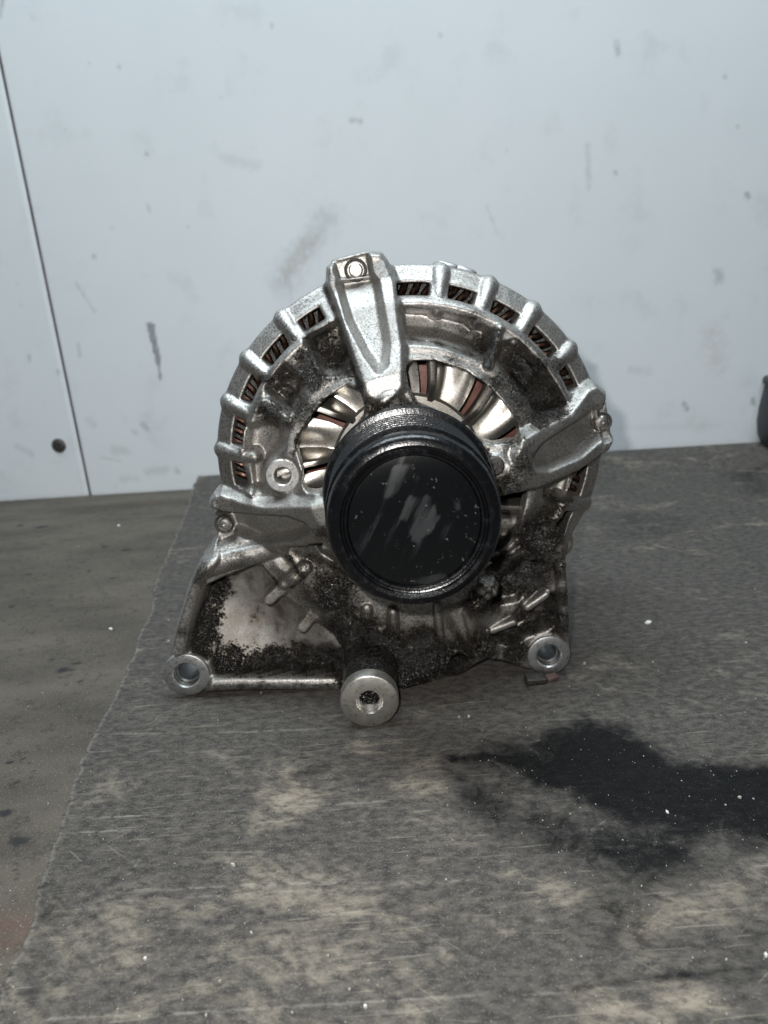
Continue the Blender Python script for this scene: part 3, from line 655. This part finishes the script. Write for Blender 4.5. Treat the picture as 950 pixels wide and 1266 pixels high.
edge_d = sd_line(PP([(262, 728), (254, 750), (248, 785), (262, 818), (300, 826), (350, 824), (424, 812)], -4), X, Z) + (vnoise(X, Z, 9, 41, 3) - .5) * 7
grime_shade = grime_shade * (1 - 0.75 * inside(pocket + 1.5, 1.0))
grime_shade = np.maximum(grime_shade, 0.19 * inside(pocket + 1.5, 1.0))
grime_shade = np.maximum(grime_shade, 0.60 * sstep(16, 0.0, edge_d) * inside(pocket - .5, 1.0))
grime_shade = grime_shade - 0.22 * inside(np.minimum(line([(609, 779), (635, 769)], 2), line([(652, 751), (675, 735)], 2)) - 2.6, 1.0)
grime_shade = np.maximum(grime_shade, 0.30 * inside(line([(262, 848), (330, 846), (420, 847)], 2) - 3, 1.2))
clean = inside(pocket + 2, 3) * 0.85
grime_shade += 0.10 * (vnoise(X, Z, 14, 31, 3) - .5)
# crust is lumpy
gr = np.random.default_rng(12)
def lumps(n):
    w = gr.random(X.shape)
    for _ in range(n): w = (w + np.roll(w, 1, 0) + np.roll(w, -1, 0) + np.roll(w, 1, 1) + np.roll(w, -1, 1)) / 5
    w -= w.mean(); return w / w.std()
h = h + np.clip((grime_shade - .36) / .2, 0, 1) * (0.13 * lumps(2) + 0.10 * lumps(8)) + 0.018 * lumps(1)

# solid from the height field, then surface nets
D = gd[None, None, :]
h32 = h.astype(np.float32)[:, :, None]; o32 = outline.astype(np.float32)[:, :, None]
f = smax(D.astype(np.float32) - h32, o32, np.float32(1.5)).astype(np.float32)
f = np.maximum(f, hb.astype(np.float32)[:, :, None] - D.astype(np.float32))
def surface_nets(f):
    neg = f < 0
    nx, ny, nz = f.shape
    cnt = np.zeros((nx - 1, ny - 1, nz - 1), np.int8)
    for i in (0, 1):
        for j in (0, 1):
            for k in (0, 1): cnt += neg[i:nx - 1 + i, j:ny - 1 + j, k:nz - 1 + k]
    ci, cj, ck = np.nonzero((cnt > 0) & (cnt < 8))
    idm = np.full(cnt.shape, -1, np.int32); idm[ci, cj, ck] = np.arange(len(ci))
    acc = np.zeros((len(ci), 3)); num = np.zeros(len(ci))
    C = [(i, j, k) for i in (0, 1) for j in (0, 1) for k in (0, 1)]
    for a in C:
        for ax in range(3):
            if a[ax]: continue
            b = list(a); b[ax] = 1
            va = f[ci + a[0], cj + a[1], ck + a[2]]; vb = f[ci + b[0], cj + b[1], ck + b[2]]
            m = (va < 0) != (vb < 0); t = np.where(m, va / np.where(m, va - vb, 1), 0)
            p = np.array(a, float)[None, :].repeat(len(ci), 0); p[:, ax] = t
            acc += p * m[:, None]; num += m
    V = np.stack([ci, cj, ck], 1) + acc / num[:, None]
    Q = []
    for ax in range(3):
        s0 = [slice(None)] * 3; s1 = [slice(None)] * 3; s0[ax] = slice(0, -1); s1[ax] = slice(1, None)
        A, Bn = neg[tuple(s0)], neg[tuple(s1)]
        e = np.argwhere(A != Bn); o1, o2 = (ax + 1) % 3, (ax + 2) % 3
        ok = (e[:, o1] > 0) & (e[:, o2] > 0) & (e[:, o1] < f.shape[o1] - 1) & (e[:, o2] < f.shape[o2] - 1); e = e[ok]
        fl = A[e[:, 0], e[:, 1], e[:, 2]]
        c = [e.copy() for _ in range(4)]
        c[1][:, o1] -= 1; c[2][:, o1] -= 1; c[2][:, o2] -= 1; c[3][:, o2] -= 1
        q = np.stack([idm[k[:, 0], k[:, 1], k[:, 2]] for k in c], 1)
        q[~fl] = q[~fl][:, ::-1]; Q.append(q)
    return V, np.vstack(Q)
V, Q = surface_nets(f)
# light smoothing of the net
E = np.vstack([Q[:, [0, 1]], Q[:, [1, 2]], Q[:, [2, 3]], Q[:, [3, 0]]])
for it in range(1):
    s = np.zeros_like(V); n = np.zeros(len(V))
    for c in range(3): s[:, c] = np.bincount(E[:, 0], V[E[:, 1], c], len(V)) + np.bincount(E[:, 1], V[E[:, 0], c], len(V))
    n = np.bincount(E[:, 0], minlength=len(V)) + np.bincount(E[:, 1], minlength=len(V))
    V = V + 0.5 * (s / n[:, None] - V)
vx = gx[0] + V[:, 0] * RES; vz = gz[0] + V[:, 1] * RES; vd = gd[0] + V[:, 2] * RES
ii = np.clip(np.round((vx - gx[0]) / RES).astype(int), 0, len(gx) - 1); jj = np.clip(np.round((vz - gz[0]) / RES).astype(int), 0, len(gz) - 1)
housing = mesh_obj("front_housing", np.stack([vx, -vd, vz], 1), Q, MC, alt, attrs={"grime_shade": grime_shade[ii, jj], "brown": brown[ii, jj], "clean": clean[ii, jj]})

# bolt heads on the tabs
def bolt(name, px, py, d, rad, mat, parent, dome=1.3):
    x, z = P(px, py, d + dome)
    V, Fc = lathe([(0.02, d + dome - .7), (rad * .34, d + dome - .7), (rad * .38, d + dome), (rad * .8, d + dome - .15), (rad, d + dome - .6), (rad, d - 1.5)], 24, x, z)
    return mesh_obj(name, V, Fc, mat, parent)
M_BOLT = mat_metal("bright_bolt_steel", (0.42, 0.41, 0.39), 0.36, 1500, 0.2)
for px, py, rad in [(440, 334, 2.4), (277.6, 648, 2.2), (744.6, 522, 2.2)]:
    b = bolt("through_bolt", px, py, -4.3, rad, M_BOLT, alt)
    x, z = P(px, py, -4.3); V, Fc = lathe([(rad + .35, -4.6), (rad + .5, -4.1), (rad + 1.2, -3.95), (rad + 1.5, -4.3), (rad + 1.5, -5)], 24, x, z)
    mesh_obj("bolt_seat", V, Fc, M_DARK, b)
for px, py in [(484, 502), (612, 577)]:
    bolt("retaining_screw", px, py, 24.0, 3.3, M_DARK, alt, 1.0)
# bushes pressed into the lugs, and the long boss
def bush(name, px, py, d, ro, ri, mat, back, cxz=None):
    x, z = cxz or P(px, py, d)
    V, Fc = lathe([(ri, back), (ri, d - .7), (ri + .45, d), (ro - .7, d), (ro - .2, d - .25), (ro, d - .8), (ro, back)], 56, x, z)
    return mesh_obj(name, V, Fc, mat, alt)
M_BUSH = mat_metal("worn_bush_steel", (0.52, 0.53, 0.53), 0.42, 1400, 0.35, spots=0.6)
M_INNER = mat_metal("bore_sleeve_steel", (0.33, 0.34, 0.35), 0.35, 900, 0.2)
for px, py, d, rad in (LL, LR):
    b = bush("lug_bushing", px, py, d, rad - .15, rad * .54, M_BUSH, d - 2)
    x, z = P(px, py, d)
    V, Fc = lathe([(rad * .42, -15), (rad * .42, d - 3.4), (rad * .46, d - 3.0), (rad * .535, d - 3.0), (rad * .545, -15)], 40, x, z)
    mesh_obj("sleeve", V, Fc, M_INNER, b)
b = bush("boss_face", 0, 0, 31, BR, 4.3, M_STEEL, 26.0, (bx, bz))
prof = [(4.2, 30.3)]
for k in range(12): prof += [(4.25, 30.2 - k * 1.25), (3.75, 29.6 - k * 1.25)]
prof += [(3.9, 14), (0.02, 14)]
V, Fc = lathe(prof, 40, bx, bz); mesh_obj("thread", V, Fc, M_BOLT, b)
x, z = P(349.5, 588, 11)
V, Fc = lathe([(3.1, 2), (3.15, 11.2), (3.5, 11.6), (5.5, 11.6), (5.8, 11.3), (5.8, 10)], 40, x, z); bb = mesh_obj("threaded_boss_face", V, Fc, M_TAB, alt)
V, Fc = lathe([(3.1, 11.0), (2.7, 10.4), (3.1, 9.8), (2.7, 9.2), (3.1, 8.6), (2.7, 8.0), (3.1, 7.4), (2.7, 6.8), (2.9, 3), (0.02, 3)], 32, x, z); mesh_obj("thread", V, Fc, M_CORE, bb)

# pulley: lathe with belt grooves, front lip and a pressed-in cap
KP = 1.035
px_, pz_ = P(513, 648, 62)
prof = [(5, 31), (26.4, 31), (27.1, 31.6), (27.3, 33.4), (26.8, 34.6), (25.4, 35.0)]
d0 = 35.3
for k in range(7): prof += [(23.2, d0 + .1), (22.8, d0 + .5), (23.2, d0 + .9), (25.4, d0 + 1.6), (25.5, d0 + 2.0), (25.3, d0 + 2.5)]; d0 += 2.75
prof += [(23.6, 55.2), (23.3, 55.9), (23.5, 56.6), (24.7, 57.1), (24.8, 58.6), (24.5, 60.2), (23.9, 61.3), (23.0, 62.0), (21.8, 62.3), (20.9, 62.0), (20.5, 61.3), (20.1, 61.1), (19.6, 61.6), (19.0, 61.4), (18.7, 60.6), (18.6, 58)]
V, Fc = lathe(prof, 112, px_, pz_, KP)
pul = mesh_obj("pulley", V, Fc, MP, alt, sharp=30)
rs = np.linspace(0.01, 18.55, 40); V = []; Fc = []; sm = []
na = 120
for i, rr in enumerate(rs):
    for k in range(na):
        a = 2 * math.pi * k / na; V.append((px_ + rr * math.cos(a), -(60.9 - 0.5 * (rr / 18.6) ** 6), pz_ + rr * math.sin(a) * KP))
for i in range(len(rs) - 1):
    for k in range(na): Fc.append((i * na + k, i * na + (k + 1) % na, (i + 1) * na + (k + 1) % na, (i + 1) * na + k))
Va = np.array(V); CX, CZ = Va[:, 0], Va[:, 2]
def cp(pts): return PP(pts, 60.9)
tone_mask = np.full(len(Va), 0.20)  # grey patches paint a reflection on the cap, mixed with oily smears
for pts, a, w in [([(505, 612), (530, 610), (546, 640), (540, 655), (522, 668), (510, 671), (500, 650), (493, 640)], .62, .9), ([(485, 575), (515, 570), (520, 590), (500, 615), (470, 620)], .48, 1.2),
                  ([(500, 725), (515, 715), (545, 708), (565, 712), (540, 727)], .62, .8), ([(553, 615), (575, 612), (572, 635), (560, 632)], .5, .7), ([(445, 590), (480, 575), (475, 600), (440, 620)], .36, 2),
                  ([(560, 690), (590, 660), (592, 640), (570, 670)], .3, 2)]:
    tone_mask = np.maximum(tone_mask, a * inside(sd_poly(cp(pts), CX, CZ) + 3 * (vnoise(CX, CZ, 3.0, 8, 3) - .5), w * 1.6))
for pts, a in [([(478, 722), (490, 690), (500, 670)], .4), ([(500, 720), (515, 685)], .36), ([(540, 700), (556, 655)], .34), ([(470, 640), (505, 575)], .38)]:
    tone_mask = np.maximum(tone_mask, a * inside(sd_line(cp(pts), CX, CZ) - .2, .6))
mesh_obj("pulley_cap", V, Fc, MCAP, pul, attrs={"tone_mask": tone_mask})

# lump of oily nut behind the pulley's rim
nx_, nz_ = P(603, 727, 26)
bm = bmesh.new(); bmesh.ops.create_icosphere(bm, subdivisions=4, radius=1)
for v in bm.verts:
    c = v.co; q = 1 + 0.16 * math.sin(5 * c.x + 2) * math.sin(6 * c.z) + 0.08 * math.sin(13 * c.y + 9 * c.x)
    v.co = Vector((nx_ + c.x * 3.6 * q, -25 + c.y * 5 * q, nz_ + c.z * 3.8 * q)) * MM
me = bpy.data.meshes.new("greasy_nut"); bm.to_mesh(me); bm.free(); me.materials.append(M_DARK)
me.polygons.foreach_set('use_smooth', np.ones(len(me.polygons), bool))
o = bpy.data.objects.new("greasy_nut", me); scene.collection.objects.link(o); o.parent = alt

# rotor: fan disc with pressed blades in front of the varnished claw poles
V, Fc = lathe([(6, 2), (47, 2), (48, 1), (48, -12), (6, -12)], 72, AX, AZ)
rot = mesh_obj("rotor", V, [f_ for f_ in Fc], M_ROTOR, alt)
rot.location.y = 0.012
nb = 11
def fan_height(rr, t):
    """sheet height over one sector, t in 0..1: flat leaf, then a fold that stands up as the blade"""
    f_ = sstep(0.62, 0.86, t) * (1 - sstep(0.955, 1.0, t))
    return 0.3 * (1 - t) + 6.5 * f_ * sstep(22, 33, rr) + 1.3 * math.sin(2.6 * t * math.pi) * sstep(24, 44, rr)
fan = bpy.data.objects.new("cooling_fan", None)
V, Fc = lathe([(6, 2.2), (26, 2.2), (27, 1.4), (27, 0.4), (6, 0.4)], 60, AX, AZ)
fan = mesh_obj("fan_hub", V, Fc, MF, rot)
fan.location.y = -0.012
for b_ in range(nb):
    nr, nt_ = 26, 44; V = []; Fc = []
    for i in range(nr):
        rr = 22 + (45.5 - 22) * i / (nr - 1)
        for j in range(nt_):
            t = j / (nt_ - 1)
            sweep = 9 * ((rr - 22) / 23.5) ** 1.4
            a = math.radians(360 / nb * (b_ + 0.84 * t) + sweep + 12)
            V.append((AX + rr * math.cos(a), -(1.0 + fan_height(rr, t)), AZ + rr * math.sin(a)))
    n0 = len(V)
    V += [(v[0], v[1] + 1.0, v[2]) for v in V]
    for i in range(nr - 1):
        for j in range(nt_ - 1):
            q = (i * nt_ + j, i * nt_ + j + 1, (i + 1) * nt_ + j + 1, (i + 1) * nt_ + j); Fc.append(q); Fc.append(tuple(n0 + k for k in q[::-1]))
    rim = [i for i in range(nt_)] + [i * nt_ + nt_ - 1 for i in range(1, nr)] + [(nr - 1) * nt_ + j for j in range(nt_ - 2, -1, -1)] + [i * nt_ for i in range(nr - 2, 0, -1)]
    for a_, b2 in zip(rim, rim[1:] + rim[:1]): Fc.append((a_, n0 + a_, n0 + b2, b2))
    mesh_obj("fan_blade", V, Fc, MF, fan)

# stator: laminated core and hairpins of copper wire seen through the slots
V, Fc = [], []
prof = [(R * .90, -13)]
for k in range(20): prof += [(R * .965, -14 - k * 1.5), (R * .955, -14.75 - k * 1.5)]
prof += [(R * .9, -44)]
V, Fc = lathe(prof, 96, RX, RZ, KZ); core = mesh_obj("stator_core", V, Fc, M_CORE, alt)
V, Fc = lathe([(R * .74, -8), (R * .80, -11.5), (R * .955, -11.5), (R * .955, -13.5)], 96, RX, RZ, KZ); mesh_obj("slot_liner", V, Fc, M_DARK, core)
path = [(-1.5, 0, -5.0), (-1.4, -2.4, -4.0), (-0.7, -3.6, -2.0), (0.5, -3.9, 0.2), (1.3, -3.3, 2.2), (1.6, -1.8, 3.8), (1.6, 0.4, 4.6)]
V, Fc = tube(path, 1.2, 8, (1, 0, 0))
hp = None
nh = 92
for k in range(nh):
    a = 2 * math.pi * k / nh
    if hp is None: o = hp = mesh_obj("copper_hairpin", V, Fc, M_CU, core)
    else: o = hp.copy(); scene.collection.objects.link(o); o.parent = core
    rr = R * .882
    o.location = ((RX + rr * math.cos(a)) * MM, 11.2 * MM, (RZ + rr * KZ * math.sin(a)) * MM)
    o.rotation_euler = (0, -a + math.pi / 2 + 0.12 * math.sin(7 * k), 0)

# rear housing with bolt bosses and a few fins
V, Fc = lathe([(R * .9, -42), (R * .985, -43), (R * .99, -50), (R * .96, -62), (R * .90, -78), (R * .80, -88), (R * .5, -92), (5, -92)], 96, RX, RZ, KZ)
rear = mesh_obj("rear_housing", V, Fc, M_REAR, alt)
for a in (106, 9.6, 201, 292, 68, 74, 24):
    x, z = pol(a, 70.5 if a in (106, 9.6, 201, 292) else 68.6)
    q = bevel_box("bolt_lug" if a in (106, 9.6, 201, 292) else "rim_tab", x, 55, z, 13 if a < 60 or a > 80 else 9, 24, 8, M_REAR, rear, 1.8, (0, -math.radians(a) + math.pi / 2, 0))

# ------------------------------------------------------------------ small things on the mat
# dark scrap under the right lug
sx, sy = T(672, 850, 0)
scrap = bpy.data.objects.new("plastic_scrap", None); scene.collection.objects.link(scrap); scrap.location = (sx * MM, (sy + 4) * MM, 0)
tag(scrap, "small black scrap with pinkish end under the mounting lug nearer the oil stain", "scrap")
bevel_box("body", -2.2, 0, 1.4, 8, 5, 2.8, M_DARK, scrap, 0.6, (0.03, 0.05, 0.1))
bevel_box("end_piece", 4.4, 1.2, 1.0, 4.6, 3.5, 2.0, mat_plain("pinkish_plastic", (0.075, 0.042, 0.036), (0.05, 0.03, 0.026), 300, 0.6), scrap, 0.5, (0, -0.1, 0.25))

# black round jar at the right margin
jx, jy = T(962, 572, 3)
prof = [(0.1, 0), (26, 0), (30, 2), (34, 8), (37.5, 18), (38.8, 30), (38.2, 42), (36.6, 54), (35.5, 60), (35.6, 62.5), (37.2, 64), (37.6, 67), (36.4, 69.5), (33, 70.5), (28, 70.8), (0.1, 71.5)]
n = 64; V = []; Fc = []
for rr, zz_ in prof:
    for k in range(n): a = 2 * math.pi * k / n; V.append((rr * math.cos(a), rr * math.sin(a), zz_))
for i in range(len(prof) - 1):
    for k in range(n): Fc.append((i * n + k, i * n + (k + 1) % n, (i + 1) * n + (k + 1) % n, (i + 1) * n + k))
jar = mesh_obj("rubber_bellows", V, Fc, mat_plain("matt_black_rubber", (0.016, 0.017, 0.020), (0.03, 0.031, 0.035), 80, 0.5, 0, 0.2))
jar.location = ((jx + 40) * MM, (jy + 30) * MM, 0.0006); jar.scale = (1, 1, 0.86)
tag(jar, "matt black rounded rubber part with a lip standing on the mat near the wall", "rubber part")

# crumbs: bigger chips one by one, the rest as scattered grit
def chip_mesh(sx, sy, sz, seed):
    g = random.Random(seed); V = []
    n = 6
    for zz_, q in ((0, 1), (sz, .8)):
        for k in range(n):
            a = 2 * math.pi * k / n; w = g.uniform(.7, 1.15) * q; V.append((sx * .5 * w * math.cos(a), sy * .5 * w * math.sin(a), zz_ * g.uniform(.8, 1.1)))
    Fc = [tuple(range(n))[::-1], tuple(range(n, 2 * n))] + [(k, (k + 1) % n, n + (k + 1) % n, n + k) for k in range(n)]
    return V, Fc
M_CHIP = mat_plain("white_paint_flake", (0.55, 0.55, 0.53), (0.42, 0.41, 0.39), 900, 0.6)
M_GRIT = mat_plain("pale_grit", (0.30, 0.285, 0.25), (0.20, 0.185, 0.155), 900, 0.7)
for px, py, a, b, lab in [(802, 770, 4.2, 4.0, "largest white paint flake on the mat, between alternator and black rubber part"),
                          (825, 1005, 2.4, 1.6, "crooked pale crumb lying in the wet oil stain"),
                          (180, 1186, 1.7, 1.5, "single white crumb on the dusty mat near its torn edge"),
                          (452, 1245, 1.8, 1.6, "pale rounded crumb on a long scratch of the mat"),
                          (137, 778, 3.6, 3.4, "white flake on the bare table beside the mat"),
                          (147, 650, 4.0, 3.6, "pale flake on the bare table near the wall foot"),
                          (947, 1182, 2.4, 2.0, "white crumb beside the streak of dark oil on the mat")]:
    z = ZT if px in (137, 147) else 0
    x, y = T(px, py, z); V, Fc = chip_mesh(a * (.95 if px == 802 else .62), b * (.75 if px == 802 else .5), .6, px)
    o = mesh_obj("paint_flake", V, Fc, M_CHIP, smooth=False); o.location = (x * MM, y * MM, (z + 0.05) * MM); o.rotation_euler.z = px
    tag(o, lab, "flake", "pale flakes lying about")
V = []; Fc = []
g = random.Random(5)
def matx(y): return np.interp(y, ey, ex)
n = 0
while n < 520:
    px, py = g.uniform(-10, 960), 1275 - 420 * (g.random() ** 1.0) if g.random() < .8 else g.uniform(640, 900)
    if g.random() < .15: px, py = g.gauss(780, 120), g.gauss(985, 60)
    if not (-10 < px < 960 and 640 < py < 1280): continue
    x, y = T(px, py, 0); z = 0.0
    if x < matx(y) + 1: x, y = T(px, py, ZT); z = ZT
    if x < matx(y) + 1 and z == 0: continue
    if -62 < x < 62 and 0 < y < 90: continue
    s = min(1.2, 0.16 + 0.11 * g.expovariate(1.0)) * (1.0 if y < 0 else 1.5)
    v, f_ = chip_mesh(s * g.uniform(.8, 1.6), s, s * .6, n)
    a = g.uniform(0, 6.28); n0 = len(V)
    V += [(x + p[0] * math.cos(a) - p[1] * math.sin(a), y + p[0] * math.sin(a) + p[1] * math.cos(a), z + p[2] + .02) for p in v]
    Fc += [tuple(n0 + k for k in q) for q in f_]; n += 1
tag(mesh_obj("grit", V, Fc, M_GRIT, smooth=False), "fine pale grit scattered over mat and table", "grit", kind='stuff')
